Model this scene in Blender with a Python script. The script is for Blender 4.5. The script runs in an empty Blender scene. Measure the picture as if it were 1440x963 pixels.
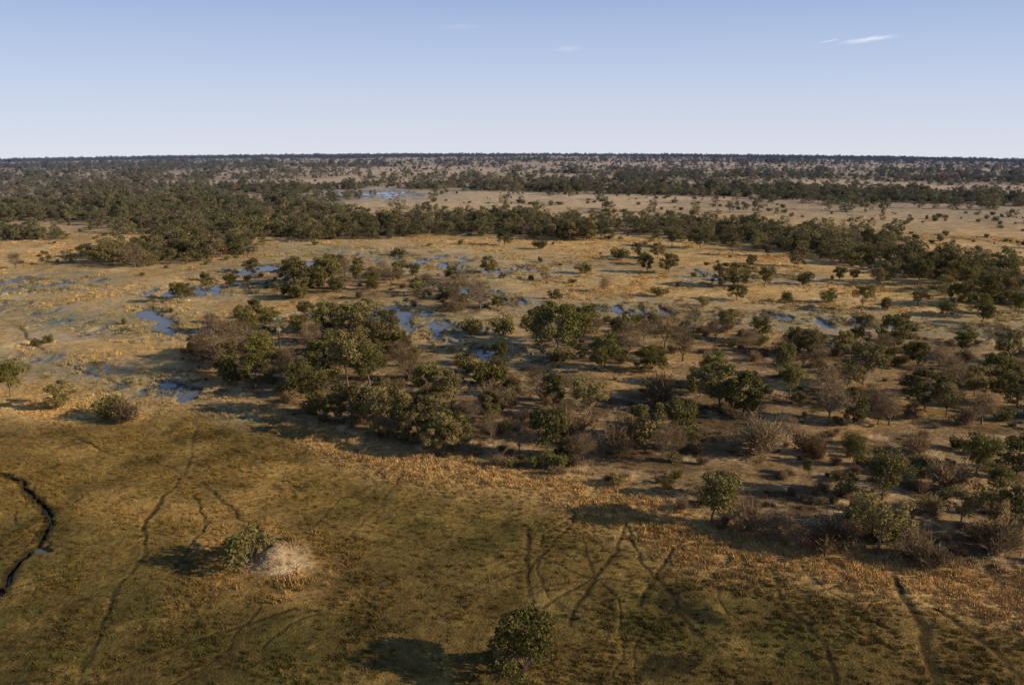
import bpy, math, numpy as np
from mathutils import Vector
rng=np.random.default_rng(7)
# ------------------------------------------------------------------ survey
HC=70.0; PITCH=math.radians(14.64); F=1200.0; RE=2*HC/(0.0402**2)
def survey_h(u,v):
    X=(u-720)/F; y=(481.5-v)/F
    Dx=X; Dy=math.cos(PITCH)+y*math.sin(PITCH); Dz=-math.sin(PITCH)+y*math.cos(PITCH)
    hd=math.hypot(Dx,Dy); return Dx/hd,Dy/hd,-Dz/hd
def G(u,v):
    a,b,s=survey_h(u,v)
    q=s*s-2*HC/RE
    d=RE*(s-math.sqrt(max(q,0)))
    return a*d,b*d
def GP(L): return np.array([G(u,v) for u,v in L])
def top_height(u,vb,vt):
    a,b,s=survey_h(u,vb); x,y=G(u,vb); d=math.hypot(x,y)
    s2=survey_h(u,vt)[2]
    return (s-s2)*d
# ------------------------------------------------------------------ noise
def _h(ix,iy,seed):
    h=(ix*374761393+iy*668265263+seed*2246822519)&0xFFFFFFFF
    h=((h^(h>>13))*1274126177)&0xFFFFFFFF
    h=h^(h>>16)
    return h/4294967295.0
def vn(x,y,seed=0):
    xi=np.floor(x).astype(np.int64); yi=np.floor(y).astype(np.int64)
    fx=x-xi; fy=y-yi; fx=fx*fx*(3-2*fx); fy=fy*fy*(3-2*fy)
    a=_h(xi,yi,seed);b=_h(xi+1,yi,seed);c=_h(xi,yi+1,seed);e=_h(xi+1,yi+1,seed)
    return (a*(1-fx)+b*fx)*(1-fy)+(c*(1-fx)+e*fx)*fy
def fbm(x,y,o=4,seed=0):
    s=0;a=1;t=0
    for i in range(o):
        c,sn=math.cos(i*1.1),math.sin(i*1.1)
        s=s+a*(vn((x*c-y*sn)*2**i+17.3*i,(x*sn+y*c)*2**i-9.1*i,seed+i)-.5); t+=a; a*=.55
    return s/t*2
def sm(a,b,x):
    t=np.clip((x-a)/(b-a),0,1); return t*t*(3-2*t)
def bboxsel(x,y,P,m):
    return (x>P[:,0].min()-m)&(x<P[:,0].max()+m)&(y>P[:,1].min()-m)&(y<P[:,1].max()+m)
def segd(x,y,a,b):
    vx,vy=b-a; L=vx*vx+vy*vy+1e-9
    t=np.clip(((x-a[0])*vx+(y-a[1])*vy)/L,0,1)
    return np.hypot(x-a[0]-t*vx,y-a[1]-t*vy)
def poly_sd(x,y,P,m=60):
    out=np.full(x.shape,1e3); s=bboxsel(x,y,P,m)
    if not s.any(): return out
    X=x[s];Y=y[s]; d=np.full(X.shape,1e9); ins=np.zeros(X.shape,bool)
    for i in range(len(P)):
        a=P[i];b=P[(i+1)%len(P)]
        d=np.minimum(d,segd(X,Y,a,b))
        c=((a[1]>Y)!=(b[1]>Y)); 
        xi=(b[0]-a[0])*(Y-a[1])/((b[1]-a[1])+1e-12)+a[0]
        ins^=(c&(X<xi))
    out[s]=np.where(ins,-d,d); return out
def line_d(x,y,P,m=20):
    out=np.full(x.shape,1e3); s=bboxsel(x,y,P,m)
    if not s.any(): return out
    X=x[s];Y=y[s]; d=np.full(X.shape,1e9)
    for i in range(len(P)-1): d=np.minimum(d,segd(X,Y,P[i],P[i+1]))
    out[s]=d; return out
# ------------------------------------------------------------------ map of the place
near_marsh=GP([(-600,600),(120,592),(300,575),(400,610),(520,660),(700,700),(900,745),(1050,790),(1250,830),(1440,875),(1900,1000),(1900,2200),(-600,2200)])
fringe=GP([(370,575),(430,600),(520,640),(640,650),(800,670),(900,690),(1000,745),(1240,790),(1440,800),(1900,850),(1900,960),(1440,870),(1200,835),(1020,805),(930,770),(860,720),(700,690),(560,665),(470,640)])
island=GP([(262,500),(300,462),(340,440),(440,445),(480,445),(560,465),(600,500),(700,512),(750,500),(745,470),(770,452),(900,452),(1100,462),(1300,478),(1440,492),(2000,520),(2000,880),(1440,815),(1240,790),(1000,740),(850,680),(640,648),(480,612),(430,590),(340,550),(285,525)])
island2=GP([(345,392),(400,375),(470,368),(560,385),(640,392),(680,410),(720,440),(660,446),(610,440),(585,425),(480,425),(400,420)])
islet=GP([(-60,555),(0,552),(60,565),(170,565),(200,580),(170,592),(60,588),(-60,585)])
knoll=GP([(345,772),(385,762),(430,772),(440,800),(400,815),(350,805)])
knollg=GP([(270,770),(330,750),(400,745),(470,780),(480,830),(400,835),(300,815)])
green1=GP([(470,690),(560,670),(740,705),(800,760),(740,810),(600,780),(500,740)])
green2=GP([(780,850),(900,810),(1060,850),(1200,900),(1150,963),(900,960),(800,900)])
green3=GP([(-100,770),(120,700),(300,860),(500,860),(520,1000),(-100,1100)])
belts=[GP(p) for p in [
 [(355,336),(370,320),(500,311),(650,309),(800,309),(900,311),(1050,320),(1200,335),(1300,350),(1440,380),(1700,430),(1700,470),(1440,438),(1380,422),(1250,380),(1100,352),(950,335),(880,331),(800,335),(700,328),(600,332),(480,336)],
 [(95,368),(150,352),(260,342),(340,340),(350,352),(270,371),(150,374)],
 [(-300,340),(-300,326),(60,324),(90,336)],
 [(-300,309),(-300,290),(200,282),(420,288),(500,300),(350,312),(335,330),(200,328),(60,311)],
 [(640,269),(900,258),(1440,272),(1900,280),(1900,302),(1440,290),(1100,280),(900,272)],
 [(-300,262),(100,256),(420,261),(560,254),(560,262),(420,272),(100,272),(-300,278)],
 [(560,258),(800,250),(1000,248),(1000,254),(800,260),(600,266)],
 [(700,240),(1440,250),(1700,256),(1700,262),(1440,258),(900,248)]]]
plainR=GP([(480,308),(500,288),(640,276),(900,278),(1100,287),(1440,300),(1900,320),(1900,400),(1440,375),(1250,338),(1050,318),(900,308)])
lakes=[(GP(p),w) for p,w in [
 ([(190,432),(232,435),(262,456),(262,470),(218,462),(175,442)],.8),
 ([(410,441),(480,430),(560,426),(592,433),(565,448),(500,443),(430,446)],.95),
 ([(130,534),(230,526),(320,548),(275,562),(190,558)],.52),
 ([(300,572),(350,577),(380,590),(330,588)],.5),
 ([(455,271),(480,268),(560,267),(600,274),(560,278),(500,279)],.7),
 ([(315,382),(345,374),(420,365),(470,368),(400,379),(350,386)],.78),
 ([(215,408),(300,403),(352,400),(350,411),(260,418),(205,430)],.66),
 ([(585,399),(640,400),(690,412),(735,428),(725,433),(690,424),(635,408),(600,408)],.9),
 ([(1060,441),(1110,443),(1115,450),(1070,448)],.8),
 ([(1370,468),(1420,470),(1425,477),(1375,476)],.7),
 ([(570,447),(640,450),(668,460),(655,471),(625,474),(640,486),(700,489),(765,495),(740,506),(660,502),(610,492),(596,472),(572,461)],.8),
 ([(-100,390),(120,388),(175,400),(110,412),(-100,414)],.42),
 ([(-200,420),(80,424),(70,444),(-200,450)],.42),
 ([(60,440),(150,450),(200,470),(120,470),(50,455)],.36),
 ([(-100,495),(60,498),(150,515),(140,530),(60,520),(-100,512)],.28),
 ([(430,352),(560,352),(700,368),(780,378),(700,392),(640,385),(500,368)],.36),
 ([(720,427),(900,428),(1100,440),(1300,455),(1500,464),(1500,480),(1300,467),(1200,461),(1000,450),(820,443),(735,434)],.5),
 ([(560,418),(585,425),(605,450),(570,452)],.7),
 ([(960,380),(1130,385),(1130,395),(980,392)],.33),
]]
chan=GP([(-60,660),(0,668),(25,677),(50,697),(78,722),(76,740),(58,765),(40,785),(20,810),(0,838),(-60,870)])
pool=GP([(46,766),(70,764),(74,773),(52,777)])
trails=[(GP(p),w) for p,w in [
 ([(275,590),(262,650),(205,745),(150,870),(110,960),(95,1050)],.34),
 ([(30,460),(60,492),(110,517),(180,540)],.4),
 ([(230,655),(290,690),(340,730),(400,770)],.3),
 ([(745,745),(742,790),(748,850)],.3),([(885,735),(868,770),(820,840),(800,880)],.27),
 ([(885,735),(900,780),(950,840),(990,900)],.27),([(520,680),(470,700),(440,740)],.26),
 ([(1265,815),(1285,850),(1312,890),(1325,975)],.55),([(1330,860),(1380,900),(1440,960)],.36),
 ([(830,690),(800,740),(745,800),(690,820)],.25),([(270,700),(295,740),(240,800)],.27),
 ([(960,760),(930,800),(900,850)],.26),([(560,670),(520,720),(480,760),(430,745)],.23),
 ([(0,960),(150,940),(300,890),(420,850)],.26),([(60,600),(130,625),(220,650),(250,670)],.28),
 ([(1080,800),(1100,850),(1160,900),(1180,960)],.28),([(600,830),(680,870),(760,860),(850,800)],.22)]]
r2=np.random.default_rng(3)
for i in range(24):
    u=r2.uniform(0,1400);v=r2.uniform(620,930)
    if u>600 and v<700: v+=130
    x,y=G(u,v);a=r2.uniform(0,6.28);P=[(x,y)]
    for k in range(r2.integers(8,22)):
        a+=r2.normal(0,.22);x+=2.2*math.cos(a);y+=2.2*math.sin(a);P.append((x,y))
    trails.append((np.array(P),r2.uniform(.10,.21)))
def C(*a): return np.array(a,float)
def mixc(c,k,m): return c*(1-m[:,None])+np.asarray(k)*m[:,None]
def farwood(x,y,d):
    left=sm(200,-900,x)
    return sm(.03,.17,fbm(x/330+3,y/120,5,77)+.06*left)*sm(600,850,d)
def fields(x,y,fine=True):
    d=np.hypot(x,y)
    nb=fbm(x/70,y/70,4,1); nm=fbm(x/16,y/16,4,11); ns=fbm(x/3.5,y/3.5,3,21); nw=fbm(x/28+50,y/28,4,31)
    amp=np.clip(d*.035,1.5,40)
    wx=x+nm*amp; wy=y+nw*amp
    col=np.tile(C(.59,.375,.145),(len(x),1))
    col=mixc(col,C(.41,.265,.10),sm(-.1,.5,nb)); col=mixc(col,C(.72,.50,.24),sm(.1,.6,nm)*.6)
    col=mixc(col,C(.30,.235,.095),sm(-.02,.42,fbm(x/110+9,y/60,4,41))*.75*sm(900,500,d))
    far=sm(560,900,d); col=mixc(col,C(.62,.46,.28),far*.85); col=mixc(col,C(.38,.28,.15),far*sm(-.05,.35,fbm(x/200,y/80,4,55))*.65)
    brushy=farwood(x,y,d); col=mixc(col,C(.26,.20,.12),brushy*.55)
    # near marsh
    m=sm(14,-12,poly_sd(wx,wy,near_marsh))
    cm=np.tile(C(.235,.150,.040),(len(x),1))
    cm=mixc(cm,C(.115,.078,.021),sm(-.08,.3,nb+.5*nm)); cm=mixc(cm,C(.44,.27,.08),sm(.03,.42,nm)*.8)
    rt=sm(0,60,x)*sm(115,150,y); cm=mixc(cm,C(.40,.235,.07),rt*.5*sm(-.3,.2,nw))
    cm=mixc(cm,C(.088,.060,.018),sm(158,105,d)*.66)  # nearest ground darker: dark swamp grass, plus a vignette painted into the colour
    for P in (green1,green2,green3):
        g=sm(9,-7,poly_sd(wx,wy,P)); cm=mixc(cm,C(.082,.072,.016),g*(.2+.55*sm(-.2,.3,ns+nm)))
    dark=sm(.12,.3,fbm(x/9+4,y/7,4,91))*sm(5,-5,poly_sd(wx,wy,green2)); cm=mixc(cm,C(.018,.018,.007),dark*.85)
    # yellower tussocks and darker wet hollows
    tu_=fbm(x/5+40,y/6,5,191); cm=mixc(cm,C(.33,.215,.065),sm(.12,.5,tu_)*.5); cm=mixc(cm,C(.055,.042,.012),sm(-.1,-.45,tu_)*.5)
    col=col*(1-m[:,None])+cm*m[:,None]
    f=sm(6,-4,poly_sd(wx,wy,fringe))*(.35+.65*sm(-.25,.25,nm+.5*ns)); fr=mixc(np.tile(C(.56,.36,.14),(len(x),1)),C(.36,.225,.08),sm(-.1,.4,nw+ns*.5))
    col=col*(1-f[:,None]*.85)+fr*f[:,None]*.85
    f2=sm(5,-5,poly_sd(wx,wy,knollg)); col=mixc(col,C(.42,.245,.08),f2*(.45+.4*sm(-.3,.3,ns)))
    f3=sm(5,-5,poly_sd(wx,wy,islet)); col=mixc(col,C(.58,.37,.14),f3)
    # wooded island floor
    di=np.minimum(poly_sd(wx,wy,island),poly_sd(wx,wy,island2))
    isl=sm(5,-6,di)
    ci=np.tile(C(.31,.20,.095),(len(x),1))
    ci=mixc(ci,C(.13,.085,.042),sm(-.15,.35,nm)); ci=mixc(ci,C(.52,.37,.21),sm(.1,.6,ns+.3*nb)*.6); ci=mixc(ci,C(.50,.31,.115),sm(.0,.35,nw)*.6)
    col=col*(1-isl[:,None])+ci*isl[:,None]
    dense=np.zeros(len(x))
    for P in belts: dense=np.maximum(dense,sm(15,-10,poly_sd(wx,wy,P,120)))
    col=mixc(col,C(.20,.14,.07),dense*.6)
    k=sm(1.2,-1.2,poly_sd(x+ns*1.0,y+nm*1.5,knoll)); col=mixc(col,C(.42,.31,.185),k*(.75+.4*ns))
    # water depth
    dep=np.zeros(len(x)); wet=np.zeros(len(x))
    for P,w in lakes:
        sc=max(3.0,min(40,np.ptp(P[:,1])*.22))
        e=sm(sc,-sc,poly_sd(x+nm*amp*.7+ns*2.5,y+nw*amp*.6+ns*2.5,P))
        dep=np.maximum(dep,e*w); wet=np.maximum(wet,sm(3.4*sc,-sc,poly_sd(wx,wy,P)))
    nf=fbm(x/4.5,y/12,5,131)
    dep=np.where(dep>0.01,dep+nf*.85*sm(0,.35,dep),0)
    wetm=np.clip(wet*(.55+1.0*nf)*(1-isl*.6),0,1)
    col=mixc(col,C(.25,.23,.13),wet*.55*(1-isl*.5)*(1-m*.5))
    col=mixc(col,C(.13,.13,.085),sm(.2,.5,dep)*.7)
    cd=line_d(x+ns*1.0+nm*1.5,y+nw*2,chan); cw=.18+.35*nm
    ch=sm(cw+.5,cw*.3,cd)*.56; pl=sm(1,-1,poly_sd(x+ns*1,y+nm,pool)); ch=np.maximum(ch,pl*.8)
    col=mixc(col,C(.02,.016,.007),sm(cw+1.4,cw,cd)*.95)
    dep=np.maximum(dep,ch)
    tr=np.zeros(len(x))
    for P,w in trails:
        t=line_d(x+ns*.9+nm*1.8,y+nw*2.5+ns*.9,P); tr=np.maximum(tr,sm(w*2.2,w*.5,t)*min(1,.45+w*1.4))
    col=mixc(col,C(.024,.018,.008),tr*.85*(1-k)*(.4+.6*sm(-.3,.2,nm)))
    col=np.clip(col*(1+ns[:,None]*.22),.004,.85)
    rel=.25*nm*(1-far)+.10*ns
    rel=rel+isl*.55+f*.2
    kx,ky=knoll.mean(0); rel=rel+2.6*np.exp(-((x-kx)**2/11+(y-ky)**2/18))*(1+.25*ns)
    z=-d*d/(2*RE)+rel*(1-np.clip(dep*1.6,0,1)) - sm(.3,.75,dep)*1.1 - .12*tr
    return col,z,dict(dep=dep,isl=isl,m=m,f=f,dense=dense,tr=tr,far=far,k=k,brushy=brushy,f2=f2,f3=f3,wet=wetm)
WL=-.55
# ------------------------------------------------------------------ helpers
def newmesh(name,V,Fq,smooth=False,nside=4):
    me=bpy.data.meshes.new(name); V=np.asarray(V,np.float32); Fq=np.asarray(Fq,np.int32)
    me.vertices.add(len(V)); me.vertices.foreach_set('co',V.ravel())
    n=len(Fq); me.loops.add(n*nside); me.loops.foreach_set('vertex_index',Fq.ravel())
    me.polygons.add(n); me.polygons.foreach_set('loop_start',np.arange(0,n*nside,nside,dtype=np.int32))
    if smooth: me.polygons.foreach_set('use_smooth',np.ones(n,bool))
    me.update(calc_edges=True); return me
def link(o): bpy.context.scene.collection.objects.link(o); return o
class NT:
    def __init__(s,mat): s.t=mat.node_tree; s.n=s.t.nodes; s.l=s.t.links
    def a(s,typ,**k):
        n=s.n.new(typ)
        for q,v in k.items(): setattr(n,q,v)
        return n
    def c(s,a,b): s.l.new(a,b)
def mat(name):
    m=bpy.data.materials.new(name); m.use_nodes=True; return m,NT(m),m.node_tree.nodes['Principled BSDF']
def mixrgb(T,fac,A,B,mode='MIX'):
    n=T.a('ShaderNodeMix',data_type='RGBA',blend_type=mode)
    for sock,val in ((n.inputs[0],fac),(n.inputs[6],A),(n.inputs[7],B)):
        if hasattr(val,'links'): T.c(val,sock)
        else: sock.default_value=val
    return n.outputs[2]
def ramp(T,src,a,b,lo,hi):
    n=T.a('ShaderNodeMapRange'); T.c(src,n.inputs[0]); n.inputs[1].default_value=a;n.inputs[2].default_value=b;n.inputs[3].default_value=lo;n.inputs[4].default_value=hi
    return n.outputs[0]
def haze(T,col,amount,tone):  # aerial haze painted into the base colour, by distance from world origin
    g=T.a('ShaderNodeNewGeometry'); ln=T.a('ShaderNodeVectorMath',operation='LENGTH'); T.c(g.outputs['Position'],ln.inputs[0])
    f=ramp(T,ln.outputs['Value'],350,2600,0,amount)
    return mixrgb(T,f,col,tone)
# ground material
mg,T,B=mat('ground_soil_and_grass')
at=T.a('ShaderNodeAttribute',attribute_name='base')
tc=T.a('ShaderNodeTexCoord')
def noise(scale,det=4,rough=.6,seedoff=0):
    n=T.a('ShaderNodeTexNoise'); n.inputs['Scale'].default_value=scale;n.inputs['Detail'].default_value=det;n.inputs['Roughness'].default_value=rough
    T.c(tc.outputs['Object'],n.inputs['Vector']); return n.outputs[0]
n1=noise(.9,5,.7);n2=noise(.12,5,.65);n3=noise(3.0,3,.6)
def mulval(c,v):
    cc=T.a('ShaderNodeVectorMath',operation='SCALE'); T.c(c,cc.inputs[0]); T.c(v,cc.inputs['Scale']); return cc.outputs[0]
c=mulval(at.outputs['Color'],ramp(T,n1,.3,.7,.5,1.5)); c=mulval(c,ramp(T,n2,.3,.7,.75,1.25)); c=mulval(c,ramp(T,n3,.3,.7,.75,1.25))
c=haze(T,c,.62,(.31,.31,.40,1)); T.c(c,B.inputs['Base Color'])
aw=T.a('ShaderNodeAttribute',attribute_name='wetness'); T.c(ramp(T,aw.outputs['Fac'],0,1,.95,.22),B.inputs['Roughness']); T.c(ramp(T,aw.outputs['Fac'],0,1,.1,.6),B.inputs['Specular IOR Level'])
ad=T.a('ShaderNodeMath',operation='ADD'); T.c(n1,ad.inputs[0]); T.c(n3,ad.inputs[1])
bp=T.a('ShaderNodeBump'); bp.inputs['Distance'].default_value=.35; T.c(ramp(T,aw.outputs['Fac'],0,1,.7,.2),bp.inputs['Strength']); T.c(ad.outputs[0],bp.inputs['Height']); T.c(bp.outputs[0],B.inputs['Normal'])
# ground sheet (full disc, finer where it is looked at)
th=np.concatenate([np.linspace(-math.pi,-.72,40)[:-1],np.linspace(-.72,.72,1050),np.linspace(.72,math.pi,40)[1:]])
rr=np.concatenate([np.linspace(.5,84,24)[:-1],np.linspace(84**-.5,4600**-.5,1000)**-2.0])
TT,RR=np.meshgrid(th,rr); X=(RR*np.sin(TT)).ravel();Y=(RR*np.cos(TT)).ravel()
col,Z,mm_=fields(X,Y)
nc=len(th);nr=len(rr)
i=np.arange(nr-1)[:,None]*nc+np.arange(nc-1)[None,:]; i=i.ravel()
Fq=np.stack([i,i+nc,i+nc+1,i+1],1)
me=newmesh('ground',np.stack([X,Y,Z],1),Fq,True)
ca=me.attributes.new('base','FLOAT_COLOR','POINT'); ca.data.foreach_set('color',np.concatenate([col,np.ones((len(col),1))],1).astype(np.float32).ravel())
ca=me.attributes.new('wetness','FLOAT','POINT'); ca.data.foreach_set('value',mm_['wet'].astype(np.float32))
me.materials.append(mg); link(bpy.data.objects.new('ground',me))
# water
mw,T,B=mat('water_surface'); B.inputs['Base Color'].default_value=(.13,.12,.11,1);B.inputs['Roughness'].default_value=.14;B.inputs['IOR'].default_value=1.33
tc=T.a('ShaderNodeTexCoord');n=noise(1.5,3,.5);bp=T.a('ShaderNodeBump');bp.inputs['Strength'].default_value=.2;bp.inputs['Distance'].default_value=.05;T.c(n,bp.inputs['Height']);T.c(bp.outputs[0],B.inputs['Normal'])
th=np.linspace(-.75,.75,90); rr=np.linspace(84**-.5,2200**-.5,200)**-2.0
TT,RR=np.meshgrid(th,rr);X=(RR*np.sin(TT)).ravel();Y=(RR*np.cos(TT)).ravel();Z=-(X*X+Y*Y)/(2*RE)+WL
i=(np.arange(199)[:,None]*90+np.arange(89)[None,:]).ravel()
me=newmesh('water',np.stack([X,Y,Z],1),np.stack([i,i+90,i+91,i+1],1),True); me.materials.append(mw); link(bpy.data.objects.new('water',me))
# ------------------------------------------------------------------ vegetation materials
def leafmat(name,c1,c2,c3,bark=False):
    m,T,B=mat(name)
    at=T.a('ShaderNodeAttribute',attribute_name='val'); oi=T.a('ShaderNodeObjectInfo')
    c=mixrgb(T,at.outputs['Fac'],c1,c2); f=ramp(T,oi.outputs['Random'],0,1,0,.75); c=mixrgb(T,f,c,c3)
    rr_=T.a('ShaderNodeMath',operation='MULTIPLY'); T.c(oi.outputs['Random'],rr_.inputs[0]); rr_.inputs[1].default_value=7.31
    fr=T.a('ShaderNodeMath',operation='FRACT'); T.c(rr_.outputs[0],fr.inputs[0])
    sc=T.a('ShaderNodeVectorMath',operation='SCALE'); T.c(c,sc.inputs[0]); T.c(ramp(T,fr.outputs[0],0,1,.65,1.35),sc.inputs['Scale'])
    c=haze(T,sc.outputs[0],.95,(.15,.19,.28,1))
    T.c(c,B.inputs['Base Color']); B.inputs['Roughness'].default_value=.7;B.inputs['Specular IOR Level'].default_value=.2
    if not bark:
        tr=T.a('ShaderNodeBsdfTranslucent'); T.c(c,tr.inputs['Color']); mx=T.a('ShaderNodeMixShader'); mx.inputs[0].default_value=.25
        T.c(B.outputs[0],mx.inputs[1]);T.c(tr.outputs[0],mx.inputs[2]); T.c(mx.outputs[0],T.n['Material Output'].inputs[0])
    return m
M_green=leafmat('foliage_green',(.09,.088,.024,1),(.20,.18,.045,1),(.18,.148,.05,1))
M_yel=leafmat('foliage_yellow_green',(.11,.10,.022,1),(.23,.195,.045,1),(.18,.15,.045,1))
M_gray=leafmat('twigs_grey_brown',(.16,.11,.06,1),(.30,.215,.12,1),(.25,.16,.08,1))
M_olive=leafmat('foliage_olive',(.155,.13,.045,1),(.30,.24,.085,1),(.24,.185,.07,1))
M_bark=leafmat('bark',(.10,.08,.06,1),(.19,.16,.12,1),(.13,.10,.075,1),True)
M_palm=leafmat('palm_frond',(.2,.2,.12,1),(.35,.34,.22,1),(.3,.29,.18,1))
# ------------------------------------------------------------------ plant meshes
class MB:
    def __init__(s): s.V=[];s.F=[];s.M=[];s.A=[];s.n=0
    def quads(s,V,F,m,val):
        s.V.append(V);s.F.append(F+s.n);s.M.append(np.full(len(F),m));s.A.append(np.broadcast_to(val,(len(V),)).astype(np.float32));s.n+=len(V)
    def tube(s,P,R,m=0,k=5,val=.5):
        P=np.asarray(P,float);R=np.asarray(R,float);n=len(P);V=[]
        for i in range(n):
            t=P[min(i+1,n-1)]-P[max(i-1,0)];t/=np.linalg.norm(t)+1e-9
            u=np.cross(t,[.3,.9,.2]);u/=np.linalg.norm(u)+1e-9;w=np.cross(t,u)
            a=np.arange(k)*2*math.pi/k
            V.append(P[i]+R[i]*(np.cos(a)[:,None]*u+np.sin(a)[:,None]*w))
        V=np.concatenate(V);F=[]
        for i in range(n-1):
            for j in range(k): F.append((i*k+j,i*k+(j+1)%k,(i+1)*k+(j+1)%k,(i+1)*k+j))
        s.quads(V,np.array(F),m,val)
    def leaves(s,C0,size,m,val,r,flat=0.0,asp=.6):
        n=len(C0);a=r.normal(size=(n,3));a/=np.linalg.norm(a,axis=1)[:,None]
        b=r.normal(size=(n,3));b[:,2]*=(1-flat);b-=a*(a*b).sum(1)[:,None];b/=np.linalg.norm(b,axis=1)[:,None]
        sz=size*r.uniform(.6,1.3,n)[:,None];a=a*sz;b=b*sz*asp
        V=np.stack([C0-a,C0+b*.9-a*.1,C0+a,C0-b],1).reshape(-1,3)
        F=np.arange(n*4).reshape(n,4); s.quads(V,F,m,np.repeat(val,4))
    def mesh(s,name,mats):
        me=newmesh(name,np.concatenate(s.V),np.concatenate(s.F))
        for m in mats: me.materials.append(m)
        me.polygons.foreach_set('material_index',np.concatenate(s.M).astype(np.int32))
        a=me.attributes.new('val','FLOAT','POINT');a.data.foreach_set('value',np.concatenate(s.A)); return me
def crown_tree(name,seed,Hh,Rc,base,ncl,nl,ls,clr,leaf,umbrella=0.,twig=0,trunkR=.22,lean=.6):
    r=np.random.default_rng(seed);mb=MB();cl=[]
    lob=r.uniform(.65,1.15,7)
    for i in range(ncl):
        a=r.uniform(0,2*math.pi);t=r.uniform(0,1)
        zc=base+(Hh-base-clr*.5)*(t**(.7 if not umbrella else .5))
        h=(zc-base)/(Hh-base)
        prof=math.sqrt(max(.05,1-(2*h-.85)**2*.8)) if not umbrella else (.55+.45*h)*math.sqrt(max(.1,1-(max(0,h-.5)*1.5)**2))
        rad=Rc*prof*lob[int(a/(2*math.pi)*7)%7]*math.sqrt(r.uniform(.12,1))
        cl.append((rad*math.cos(a),rad*math.sin(a),zc))
    cl=np.array(cl);off=r.normal(0,lean,2)*.5
    cl[:,:2]+=off
    fork=np.array([off[0]*.5,off[1]*.5,base*.75+.3])
    mb.tube([(0,0,-.4),(off[0]*.1,off[1]*.1,fork[2]*.5),fork],[trunkR*1.35,trunkR,trunkR*.8],0,6,r.uniform(.2,.8))
    nl_=5;mains=[]
    for j in range(nl_):
        a=j*2*math.pi/nl_+r.normal(0,.3);q=fork+np.array([math.cos(a)*Rc*.4,math.sin(a)*Rc*.4,(Hh-base)*r.uniform(.25,.5)])
        mid=(fork+q)/2+r.normal(0,.15,3);mb.tube([fork,mid,q],[trunkR*.6,trunkR*.45,trunkR*.28],0,5);mains.append(q)
    mains=np.array(mains)
    for p in cl:
        j=np.argmin(((mains-p)**2).sum(1));q=mains[j];mid=(p+q)/2+r.normal(0,.2,3)
        mb.tube([q,mid,p],[trunkR*.28,trunkR*.18,.03],0,4)
        cr=clr*r.uniform(.65,1.25)
        if nl:
            v=r.normal(size=(nl,3));v/=np.linalg.norm(v,axis=1)[:,None];v*=(r.uniform(.25,1,nl)**.45)[:,None]*cr;v[:,2]*=.65
            mb.leaves(p+v,ls,1,np.clip(r.uniform(0,1)*.6+r.uniform(0,.4,nl),0,1),r)
        if twig:
            v=r.normal(size=(twig,3));v[:,2]=np.abs(v[:,2])*.9+.1;v/=np.linalg.norm(v,axis=1)[:,None]
            L=cr*r.uniform(.6,1.5,twig)[:,None];st=p+r.normal(0,cr*.35,(twig,3));en=st+v*L
            w=np.cross(v,r.normal(size=(twig,3)));w/=np.linalg.norm(w,axis=1)[:,None];w*=.035
            mm=(st+en)/2+r.normal(0,.1,(twig,3))
            V=np.stack([st-w,mm-w*.8,en,mm+w*.8],1).reshape(-1,3)
            mb.quads(V,np.arange(twig*4).reshape(-1,4),2,np.repeat(r.uniform(0,1,twig),4))
    return mb.mesh(name,[M_bark,leaf,M_gray])
def shrub(name,seed,Hh,Rc,n,ls,leaf,twig):
    r=np.random.default_rng(seed);mb=MB();nc=r.integers(5,9)
    for j in range(nc):
        a=r.uniform(0,6.28);rad=Rc*.75*math.sqrt(r.uniform(0,1));p=np.array([rad*math.cos(a),rad*math.sin(a),Hh*r.uniform(.35,.75)])
        mb.tube([(rad*.2*math.cos(a),rad*.2*math.sin(a),-.2),p*[.6,.6,.5],p],[.07,.05,.02],0,4)
        cr=Rc*.42
        if n:
            v=r.normal(size=(n,3));v/=np.linalg.norm(v,axis=1)[:,None];v*=(r.uniform(.1,1,n)**.5)[:,None]*cr;q=p+v;q[:,2]=np.abs(q[:,2])
            mb.leaves(q,ls,1,np.clip(r.uniform(0,.6)+r.uniform(0,.4,n),0,1),r)
        if twig:
            v=r.normal(size=(twig,3));v[:,2]=np.abs(v[:,2])+.5;v/=np.linalg.norm(v,axis=1)[:,None]
            st=p*r.uniform(.2,1,(twig,1))+r.normal(0,cr*.4,(twig,3));st[:,2]=np.abs(st[:,2]);en=st+v*Hh*r.uniform(.25,.6,(twig,1))
            w=np.cross(v,r.normal(size=(twig,3)));w/=np.linalg.norm(w,axis=1)[:,None];w*=.03;mm=(st+en)/2+r.normal(0,.06,(twig,3))
            mb.quads(np.stack([st-w,mm-w,en,mm+w],1).reshape(-1,3),np.arange(twig*4).reshape(-1,4),2,np.repeat(r.uniform(0,1,twig),4))
    return mb.mesh(name,[M_bark,leaf,M_gray])
P={}
P['b']=[(crown_tree(f'broadleaf_{i}',10+i,10,R,h0,n,170,.25,1.4,m),10) for i,(R,h0,n,m) in enumerate([(4.4,1.8,28,M_green),(5.2,2.2,34,M_olive),(3.8,1.6,24,M_green),(4.8,1.5,32,M_olive),(5.6,2.4,36,M_green)])]
P['t']=[(crown_tree(f'tall_{i}',30+i,13,3.6,3.0,28,140,.27,1.4,M_olive),13) for i in range(2)]
P['s']=[(crown_tree(f'acacia_{i}',50+i,9,R,2.6,26,130,.23,1.3,m,1.,10,.18),9) for i,(R,m) in enumerate(((4.8,M_olive),(4.0,M_green),(5.4,M_olive),(4.4,M_yel)))]
P['g']=[(crown_tree(f'leafless_{i}',70+i,8.5,R,1.8,28,16,.16,1.3,M_gray,0,50,.2),8.5) for i,R in enumerate((3.8,4.4,3.3))]
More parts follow.
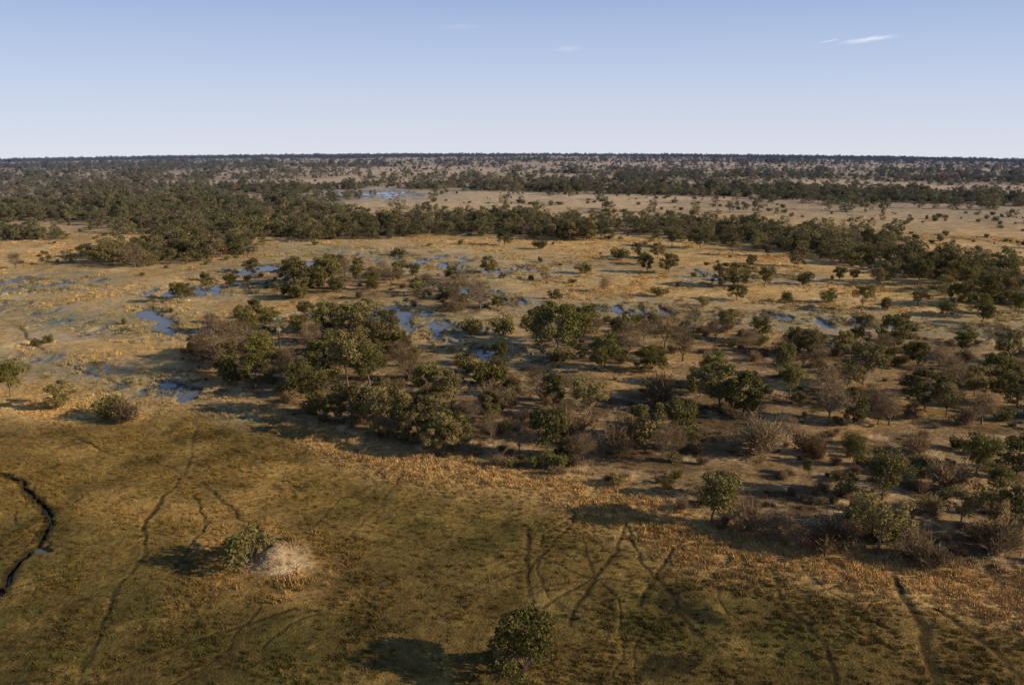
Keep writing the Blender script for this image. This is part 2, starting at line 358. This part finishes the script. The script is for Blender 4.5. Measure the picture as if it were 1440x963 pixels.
P['y']=[(crown_tree(f'yellow_{i}',90+i,7,3.8,.5,38,230,.17,1.15,M_yel),7) for i in range(2)]
P['h']=[(shrub(f'shrub_{i}',110+i,2.6,2.2,130,.2,m,15),2.6) for i,m in enumerate((M_green,M_olive,M_green,M_yel))]
P['q']=[(shrub(f'greyshrub_{i}',130+i,2.2,2.0,18,.13,M_gray,110),2.2) for i in range(4)]
P['F']=[(crown_tree(f'far_{i}',150+i,11,R,1.0,15,55,.42,1.9,m),11) for i,(R,m) in enumerate([(4.8,M_green),(5.6,M_green),(4.2,M_olive),(5.2,M_green),(4.6,M_olive),(6.0,M_green)])]
P['F'].append((crown_tree('far_grey',170,9,4.5,1.0,14,40,.35,1.8,M_gray),9))
# palm
r=np.random.default_rng(5);mb=MB();mb.tube([(0,0,-.3),(.15,0,3),(.1,.1,6.2),(.2,.1,7.6)],[.28,.2,.22,.15],0,7)
for j in range(34):
    a=r.uniform(0,6.28);e=r.uniform(-.7,1.3);dr=np.array([math.cos(a)*math.cos(e),math.sin(a)*math.cos(e),math.sin(e)]);o=np.array([.2,.1,7.6]);tip=o+dr*1.4
    mb.tube([o,(o+tip)/2,tip],[.04,.03,.02],1,3)
    side=np.cross(dr,[0,0,1.]);side/=np.linalg.norm(side)+1e-6;up=np.cross(side,dr)
    for q in np.linspace(-1.2,1.2,11):
        e2=tip+(dr*math.cos(q)+side*math.sin(q))*r.uniform(.8,1.1)-np.array([0,0,.25]);w=up*.02+side*.07*math.cos(q)-dr*.07*math.sin(q)
        mb.quads(np.array([tip,(tip+e2)/2+w,e2,(tip+e2)/2-w]),np.array([[0,1,2,3]]),1,.5+.4*math.cos(q))
P['p']=[(mb.mesh('palm',[M_bark,M_palm]),9)]
# ------------------------------------------------------------------ surveyed individual trees
NAMES=dict(b='broadleaf_tree',t='tall_olive_tree',s='acacia_tree',g='leafless_tree',y='yellow_green_tree',h='green_shrub',q='dry_shrub',p='palm_tree')
TL="""735 948 866 y;1235 776 708 s;1240 706 643 s;1350 742 690 s;1418 752 688 b;1372 672 615 s;1000 735 670 s;945 655 605 g;965 625 570 s;910 632 578 b;768 650 588 s
625 640 590 b;590 622 565 b;550 615 553 b;522 600 552 b;495 598 548 b;470 590 560 b;440 582 528 s;490 552 476 t;520 545 490 s;455 532 478 b;425 560 515 b;360 550 503 b;335 538 505 h;310 527 458 g;345 508 462 g;285 512 480 g
395 497 456 p;460 470 430 b;495 490 442 b;540 502 455 s;350 470 435 s;515 470 428 b;420 475 448 s;380 462 438 b;300 470 445 g;600 572 520 b;635 577 530 s;562 520 488 g;575 540 500 g;755 556 520 g;830 587 542 s
785 500 435 b;812 492 438 s;755 480 440 b;850 522 475 b;882 508 462 g;915 525 490 y;935 492 448 g;905 482 455 g;960 510 470 g;1002 545 500 b;1012 578 520 b;1045 588 535 b;985 560 520 b;1095 532 490 s;1070 482 452 s;1005 480 455 g;1020 466 440 s
1208 477 447 s;1258 492 450 b;1185 502 470 b;1213 543 488 s;1165 597 530 g;1240 505 475 g;1300 578 530 b;1340 562 510 g;1402 547 505 b;1420 512 470 b;1430 575 532 b;1100 505 480 g;1150 520 490 g;1320 520 490 g;1280 560 520 g
85 573 540 b;15 558 512 s;150 586 560 h;175 592 566 q;352 795 757 h;366 780 758 h;415 405 367 b;405 398 368 b;457 403 363 b;470 400 370 s;355 383 362 b;250 426 400 s;262 420 400 b;295 413 392 s;325 408 388 s;435 407 380 b
580 392 374 s;645 412 385 g;660 420 390 g;675 437 400 g;602 404 384 g;640 446 425 g;500 400 375 s;525 398 378 g;550 405 380 g;710 345 327 b;687 384 360 b;897 362 343 b;925 363 343 b;910 383 360 b;940 384 358 b;903 372 358 b
1015 403 373 b;1037 402 373 b;1050 396 376 b;1036 422 402 b;1075 404 377 s;1122 375 350 b;1030 359 342 s;1212 437 403 s;985 349 323 b;945 346 322 s;22 378 358 g;850 410 392 g;928 417 404 h;1078 360 345 s;1180 396 376 s
1235 402 378 s;1250 397 370 b;1290 402 368 s;1330 398 358 b;1390 432 388 s;1405 428 392 b;1432 442 412 s;1360 410 378 b;1310 385 355 b;1275 375 350 b;1200 395 380 s;800 338 312 b;825 338 310 b;845 336 315 b;790 336 318 b;150 372 340 s;190 376 345 g
120 362 344 s;1140 640 612 q;1290 640 615 q;1130 400 385 h;765 395 382 g;780 420 408 h;560 360 348 h;600 300 285 b
645 632 590 s;610 600 560 b;660 600 570 g;540 580 540 b;505 520 480 s;475 510 470 b;440 500 462 g;370 520 475 s;330 500 465 s;405 540 495 g;480 470 436 s;545 475 440 b;435 455 430 s;560 500 470 b;690 620 590 g;730 640 600 g;820 650 618 g;870 640 600 q;800 620 585 q
1120 775 738 g;1160 778 745 q;1095 760 725 g;1180 770 735 q;1310 800 770 q;1290 790 760 q;1050 750 720 q;1400 700 660 s;1430 670 625 b;1335 690 655 q;1250 600 560 g;1380 600 560 g;1060 640 600 q;1110 560 520 s;930 570 535 q;700 580 550 q;690 545 515 h
1330 590 545 s;1370 560 520 b;1290 520 485 b;1350 500 470 s;1400 490 462 g;1130 500 470 s;1050 500 470 g;975 470 445 g;1225 580 545 g;1190 555 520 s;870 480 452 s;840 470 448 g;705 470 448 h;660 470 450 h;640 436 410 g;560 392 370 s;485 392 368 g;520 410 385 s;540 395 372 g
1160 425 408 h;1110 425 412 h;990 430 418 h;870 365 350 h;820 385 372 h;1150 355 340 s;1060 372 360 h;1290 430 410 s;1330 445 425 b;1250 435 420 h;1380 455 430 s;1190 350 332 b;760 350 338 h;1340 430 402 b;1375 445 415 b"""
r=np.random.default_rng(99);xs=[];items=[]
for t in TL.replace('\n',';').split(';'):
    if t.strip():
        u,vb,vt,k=t.split();u,vb,vt=float(u),float(vb),float(vt);x,y=G(u,vb);items.append((x,y,top_height(u,vb,vt),k))
A=np.array([(a[0],a[1]) for a in items]);_,zz,_m=fields(A[:,0],A[:,1])
for (x,y,h,k),z in zip(items,zz):
    me,hh=P[k][r.integers(len(P[k]))]
    o=link(bpy.data.objects.new(NAMES[k],me));s=h/hh*(1.12 if k!='y' else 1.0)
    w=1.0 if s>1 else min(1.2,1/s**.35)
    o.location=(x,y,z-.05);o.scale=(s*w*r.uniform(.9,1.15),s*w*r.uniform(.9,1.15),s);o.rotation_euler=(0,0,r.uniform(0,6.28))
# ------------------------------------------------------------------ scatter by geometry nodes
def scatter(name,protos,x,y,z,scale,r,tint=None,squash=(.85,1.15)):
    coll=bpy.data.collections.new(name+'_kinds')
    for i,me in enumerate(protos): coll.objects.link(bpy.data.objects.new(f'{name}_kind_{i:02d}',me))
    n=len(x);me=bpy.data.meshes.new(name);me.vertices.add(n);me.vertices.foreach_set('co',np.stack([x,y,z],1).astype(np.float32).ravel())
    def at(nm,ty,key,arr): a=me.attributes.new(nm,ty,'POINT');a.data.foreach_set(key,arr.ravel())
    rot=np.zeros((n,3),np.float32);rot[:,2]=r.uniform(0,6.283,n);at('rot','FLOAT_VECTOR','vector',rot)
    sc=np.repeat(scale[:,None],3,1)*np.stack([r.uniform(*squash,n),r.uniform(*squash,n),r.uniform(.8,1.2,n)],1);at('scl','FLOAT_VECTOR','vector',sc.astype(np.float32))
    at('idx','INT','value',r.integers(0,len(protos),n).astype(np.int32))
    if tint is not None: at('tint','FLOAT_COLOR','color',np.concatenate([tint,np.ones((n,1))],1).astype(np.float32))
    o=link(bpy.data.objects.new(name,me))
    g=bpy.data.node_groups.new(name+'_gn','GeometryNodeTree');g.interface.new_socket('Geometry',in_out='INPUT',socket_type='NodeSocketGeometry');g.interface.new_socket('Geometry',in_out='OUTPUT',socket_type='NodeSocketGeometry')
    N=g.nodes;gi=N.new('NodeGroupInput');go=N.new('NodeGroupOutput');ip=N.new('GeometryNodeInstanceOnPoints');ci=N.new('GeometryNodeCollectionInfo')
    ci.inputs['Collection'].default_value=coll;ci.inputs['Separate Children'].default_value=True;ci.inputs['Reset Children'].default_value=True
    g.links.new(gi.outputs[0],ip.inputs['Points']);g.links.new(ci.outputs[0],ip.inputs['Instance']);ip.inputs['Pick Instance'].default_value=True
    for nm,dt,sk in (('rot','FLOAT_VECTOR','Rotation'),('scl','FLOAT_VECTOR','Scale'),('idx','INT','Instance Index')):
        na=N.new('GeometryNodeInputNamedAttribute');na.data_type=dt;na.inputs['Name'].default_value=nm;g.links.new(na.outputs['Attribute'],ip.inputs[sk])
    g.links.new(ip.outputs[0],go.inputs[0]);md=o.modifiers.new('scatter','NODES');md.node_group=g
    return o
def sector(n,d0,d1,half,r):
    d=np.sqrt(r.uniform(d0*d0,d1*d1,n));a=r.uniform(-half,half,n);return d*np.sin(a),d*np.cos(a),d
r=np.random.default_rng(2024)
# distant woodland
x,y,d=sector(200000,330,3900,.72,r);col,z,m=fields(x,y)
clump=sm(-.05,.25,fbm(x/45,y/35,4,201));inR=sm(20,-20,poly_sd(x,y,plainR))
dens=np.maximum(m['dense']*(.08+.5*clump)*np.where(d<900,.8,.6), sm(560,800,d)*(.014+.38*m['brushy']*(.15+.85*clump))*(1-inR))
dens=np.maximum(dens,inR*(.01+.09*sm(.1,.35,fbm(x/50+7,y/40,3,207))))
dens=np.where(d>2900,np.maximum(dens,.15*sm(2900,3500,d)),dens)
keep=(r.uniform(0,1,len(x))<dens)&(m['dep']<.2);x,y,z,d=x[keep],y[keep],z[keep],d[keep]
x2,y2,d2=sector(17000,330,1000,.72,r);c2,z2,m2=fields(x2,y2);cl2=sm(-.2,.2,fbm(x2/32,y2/32,3,205))
k2=(r.uniform(0,1,len(x2))<m2['dense']*(.2+.7*cl2)*np.where(x2<-120,.75,1))&(m2['dep']<.2);x2,y2,z2=x2[k2],y2[k2],z2[k2]
X=np.concatenate([x,x2]);Y=np.concatenate([y,y2]);Z=np.concatenate([z,z2]);DD=np.hypot(X,Y)
S=np.clip(r.lognormal(-.38,.33,len(X)),.25,1.15)*np.where(DD<1500,1,.9)
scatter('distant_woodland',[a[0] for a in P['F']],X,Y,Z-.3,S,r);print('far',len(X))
# bushes on plains and in belts
x,y,d=sector(70000,380,2200,.72,r);col,z,m=fields(x,y);cl=sm(.05,.35,fbm(x/30,y/30,3,301));inR=sm(20,-20,poly_sd(x,y,plainR))
dens=np.maximum(.014,np.maximum(inR*.25*cl,sm(600,800,d)*.18*cl));dens=np.maximum(dens,m['dense']*.35)
k=(r.uniform(0,1,len(x))<dens)&(m['dep']<.2)
scatter('plain_bushes',[a[0] for a in P['h'][:3]]+[P['q'][0][0]],x[k],y[k],z[k]-.1,r.uniform(.5,1.5,k.sum()),r);print('bush',k.sum())
# island woodland fill
def inside(n,r,polys,test,d0=100,d1=480):
    x,y,d=sector(n,d0,d1,.72,r);col,z,m=fields(x,y);k=test(x,y,d,m);return x[k],y[k],z[k],col[k]
x,y,z,_=inside(9000,r,0,lambda x,y,d,m:(m['isl']>.7)&(m['dep']<.15)&(r.uniform(0,1,len(x))<.03+.12*sm(0,.35,fbm(x/22,y/22,3,401))*sm(150,230,d)))
scatter('island_woodland',[a[0] for a in P['b'][:4]+P['s']+P['g'][:1]],x,y,z-.1,r.uniform(.35,.85,len(x)),r);print('isl',len(x))
x,y,z,_=inside(34000,r,0,lambda x,y,d,m:(m['isl']>.5)&(m['dep']<.15)&(r.uniform(0,1,len(x))<.035+.24*sm(.05,.4,fbm(x/12,y/12,3,402))))
scatter('shrub_thicket',[a[0] for a in P['q']]+[P['h'][1][0],P['q'][1][0],P['h'][0][0]],x,y,z-.1,r.lognormal(-.45,.45,len(x)),r);print('shr',len(x))
front=GP([(480,605),(640,650),(850,680),(920,695),(1000,745),(1240,790),(1440,820),(1440,770),(1240,745),(1040,715),(900,655),(760,620),(600,600)])
x,y,z,_=inside(26000,r,0,lambda x,y,d,m:(poly_sd(x,y,front)<0)&(r.uniform(0,1,len(x))<.34*sm(-.05,.3,fbm(x/9,y/9,3,403))))
scatter('edge_thicket',[a[0] for a in P['q']]+[P['h'][1][0],P['h'][0][0]],x,y,z-.1,r.lognormal(-.15,.35,len(x)),r);print('edge',len(x))
# small bushes dotted over the flood plain
x,y,z,_=inside(9000,r,0,lambda x,y,d,m:(m['isl']<.2)&(m['dense']<.3)&(m['dep']<.15)&(r.uniform(0,1,len(x))<.022),250,620)
scatter('floodplain_bushes',[a[0] for a in P['h']]+[P['q'][0][0]],x,y,z-.1,r.uniform(.4,1.1,len(x)),r)
# fallen dead wood
protos=[]
for j in range(3):
    rr_=np.random.default_rng(500+j);mb=MB();mb.tube([(-1.8,0,.15),(0,.2,.3),(1.9,-.1,.5)],[.13,.10,.05],0,6,.9)
    for q in range(4):
        s=np.array([rr_.uniform(-1,1.5),0.1,.3]);e=s+rr_.normal(0,.7,3);e[2]=abs(e[2])+.4;mb.tube([s,(s+e)/2+.05,e],[.06,.04,.02],0,4,.9)
    protos.append(mb)
M_dead=leafmat('dead_wood',(.25,.21,.17,1),(.4,.35,.29,1),(.35,.3,.25,1),True)
x,y,z,_=inside(9000,r,0,lambda x,y,d,m:(m['isl']>.8)&(m['dep']<.1)&(r.uniform(0,1,len(x))<.05))
scatter('fallen_dead_wood',[q.mesh(f'log_{i}',[M_dead]) for i,q in enumerate(protos)],x,y,z,r.uniform(.35,.85,len(x)),r)
# grass tufts, coloured like the sward they grow in
mt,T,B=mat('grass_blades');at=T.a('ShaderNodeAttribute',attribute_name='tint',attribute_type='INSTANCER');av=T.a('ShaderNodeAttribute',attribute_name='val')
sc=T.a('ShaderNodeVectorMath',operation='SCALE');T.c(at.outputs['Color'],sc.inputs[0]);T.c(ramp(T,av.outputs['Fac'],0,1,.7,1.35),sc.inputs['Scale'])
T.c(sc.outputs[0],B.inputs['Base Color']);B.inputs['Roughness'].default_value=.8;B.inputs['Specular IOR Level'].default_value=.15
def tuft(name,seed,n,w,h):
    r=np.random.default_rng(seed);mb=MB();a=r.uniform(0,6.28,n);q=w*np.sqrt(r.uniform(0,1,n));st=np.stack([q*np.cos(a),q*np.sin(a),np.full(n,-.1)],1)
    ln=r.normal(0,.3,(n,3));ln[:,2]=1;en=st+ln*h*r.uniform(.6,1.1,(n,1));s=np.stack([-np.sin(a*3),np.cos(a*3),0*a],1)*.05
    mid=(st+en)/2;mid[:,2]+=.06
    mb.quads(np.stack([st-s,st+s,mid+s,en],1).reshape(-1,3),np.arange(n*4).reshape(-1,4),0,np.repeat(r.uniform(0,1,n),4));return mb.mesh(name,[mt])
tu=[tuft(f'tuft_{i}',600+i,34,.6,.65) for i in range(4)]
def grass(name,n,d0,d1,test,smin,smax,dmax=.3):
    x,y,d=sector(n,d0,d1,.64,r);col,z,m=fields(x,y);k=test(x,y,d,m,r.uniform(0,1,n))&(m['dep']<dmax)&(m['tr']<.2);x,y,z,col=x[k],y[k],z[k],col[k]
    t=np.clip(col*r.uniform(.75,1.35,(len(x),1)),0,.8);scatter(name,tu,x,y,z,r.uniform(smin,smax,len(x)),r,tint=t);print(name,len(x))
grass('marsh_grass',75000,92,260,lambda x,y,d,m,q:(m['isl']<.5)&(q<.15+.85*sm(-.05,.35,fbm(x/7,y/7,3,701))),.3,.8)
grass('tall_reed_grass',50000,95,230,lambda x,y,d,m,q:(q<.7*m['f']+.4*m['f2']*sm(0,.3,fbm(x/5,y/5,3,703))),.7,1.35)
grass('plain_grass',50000,230,620,lambda x,y,d,m,q:(m['dense']<.5)&(m['isl']<.6)&(q<sm(0,.4,fbm(x/14,y/14,3,702))),.8,1.7)
grass('island_grass',50000,120,420,lambda x,y,d,m,q:(m['isl']>.3)&(q<.8*sm(0,.4,fbm(x/10,y/10,3,704))),.5,1.1)
grass('water_edge_sedge',90000,190,480,lambda x,y,d,m,q:(m['dep']>.18)&(q<.75*sm(-.1,.25,fbm(x/5,y/9,3,705))),.9,1.6,.62)
# ------------------------------------------------------------------ clouds
mc,T,B=mat('thin_cloud');T.n.remove(B);tc=T.a('ShaderNodeTexCoord');n=noise(2.2,6,.75)
df=T.a('ShaderNodeBsdfDiffuse');df.inputs[0].default_value=(.9,.85,.88,1);tl=T.a('ShaderNodeBsdfTranslucent');tl.inputs[0].default_value=(.9,.85,.88,1);ad=T.a('ShaderNodeAddShader');T.c(df.outputs[0],ad.inputs[0]);T.c(tl.outputs[0],ad.inputs[1])
ln=T.a('ShaderNodeVectorMath',operation='LENGTH');T.c(tc.outputs['Object'],ln.inputs[0]);f=ramp(T,ln.outputs['Value'],0,1.0,.25,-.5)
oi=T.a('ShaderNodeObjectInfo')
s=T.a('ShaderNodeMath',operation='ADD');T.c(n,s.inputs[0]);T.c(f,s.inputs[1]);al=ramp(T,s.outputs[0],.3,.85,0,.6)
sc=T.a('ShaderNodeSeparateColor');T.c(oi.outputs['Color'],sc.inputs[0]);mu=T.a('ShaderNodeMath',operation='MULTIPLY');T.c(al,mu.inputs[0]);T.c(sc.outputs[0],mu.inputs[1])
tp=T.a('ShaderNodeBsdfTransparent');mx=T.a('ShaderNodeMixShader');T.c(mu.outputs[0],mx.inputs[0]);T.c(tp.outputs[0],mx.inputs[1]);T.c(ad.outputs[0],mx.inputs[2]);T.c(mx.outputs[0],T.n['Material Output'].inputs[0])
for (u,v,w,hgt,op) in [(1220,56,36,10,1),(1166,58,10,5,.7),(798,69,34,8,.3),(650,38,60,8,.15)]:
    a,b,s_=survey_h(u,v);d=5200.0;z=HC-s_*d
    k=24;an=np.linspace(0,2*math.pi,k,endpoint=False);V=[(0,0,.0)]+[(math.cos(t),math.sin(t),0) for t in an]
    me=bpy.data.meshes.new('cloud');me.from_pydata(V,[],[(0,1+i,1+(i+1)%k) for i in range(k)]);me.materials.append(mc)
    o=link(bpy.data.objects.new('cloud',me));o.location=(a*d,b*d,z);o.scale=(w/F*d,hgt/F*d/abs(s_),1);o.color=(op,op,op,1)
# ------------------------------------------------------------------ light, sky, camera
EL=math.radians(21);AZ=math.radians(102)
sd=Vector((math.sin(AZ)*math.cos(EL),math.cos(AZ)*math.cos(EL),math.sin(EL)))
L=bpy.data.lights.new('sun','SUN');L.energy=5;L.angle=math.radians(.5);L.color=(1,.84,.60);o=link(bpy.data.objects.new('sun',L));o.rotation_euler=sd.to_track_quat('Z','Y').to_euler()
W=bpy.data.worlds.new('World');bpy.context.scene.world=W;W.use_nodes=True
T=NT(W);bg=T.n['Background'];sk=T.a('ShaderNodeTexSky',sky_type='NISHITA',sun_disc=False)
sk.sun_elevation=EL;sk.sun_rotation=AZ;sk.altitude=900;sk.air_density=1.0;sk.dust_density=.2;sk.ozone_density=3.0
tc=T.a('ShaderNodeTexCoord');av=T.a('ShaderNodeVectorMath',operation='ADD');av.inputs[1].default_value=(0,0,.12);T.c(tc.outputs['Generated'],av.inputs[0]);T.c(av.outputs[0],sk.inputs[0]) if len(sk.inputs) else None
sp=T.a('ShaderNodeSeparateXYZ');T.c(tc.outputs['Generated'],sp.inputs[0])
mr=T.a('ShaderNodeValToRGB');T.c(ramp(T,sp.outputs[2],-.05,.45,0,1),mr.inputs[0])
cr=mr.color_ramp;cr.interpolation='B_SPLINE'
e=cr.elements;e[0].position=0;e[0].color=(.72,.71,.75,1);e[1].position=1;e[1].color=(.12,.19,.36,1)
for p,cc in ((.10,(.65,.68,.77,1)),(.25,(.46,.56,.77,1)),(.42,(.28,.39,.66,1))): q=e.new(p);q.color=cc
# horizon haze tone over the Nishita sky
vs=T.a('ShaderNodeVectorMath',operation='SCALE');T.c(mr.outputs[0],vs.inputs[0]);vs.inputs['Scale'].default_value=10.0
fz=ramp(T,sp.outputs[2],.1,.6,.85,.15)
c=mixrgb(T,fz,sk.outputs[0],vs.outputs[0]);T.c(c,bg.inputs[0]);bg.inputs[1].default_value=.11
cd=bpy.data.cameras.new('camera');cd.lens=30;cd.sensor_width=36;cd.clip_end=20000;cd.clip_start=.5
co=link(bpy.data.objects.new('camera',cd));co.location=(0,0,HC);co.rotation_euler=(math.pi/2-PITCH,0,0);bpy.context.scene.camera=co
bpy.context.scene.view_settings.view_transform='Standard';bpy.context.scene.view_settings.look='None'
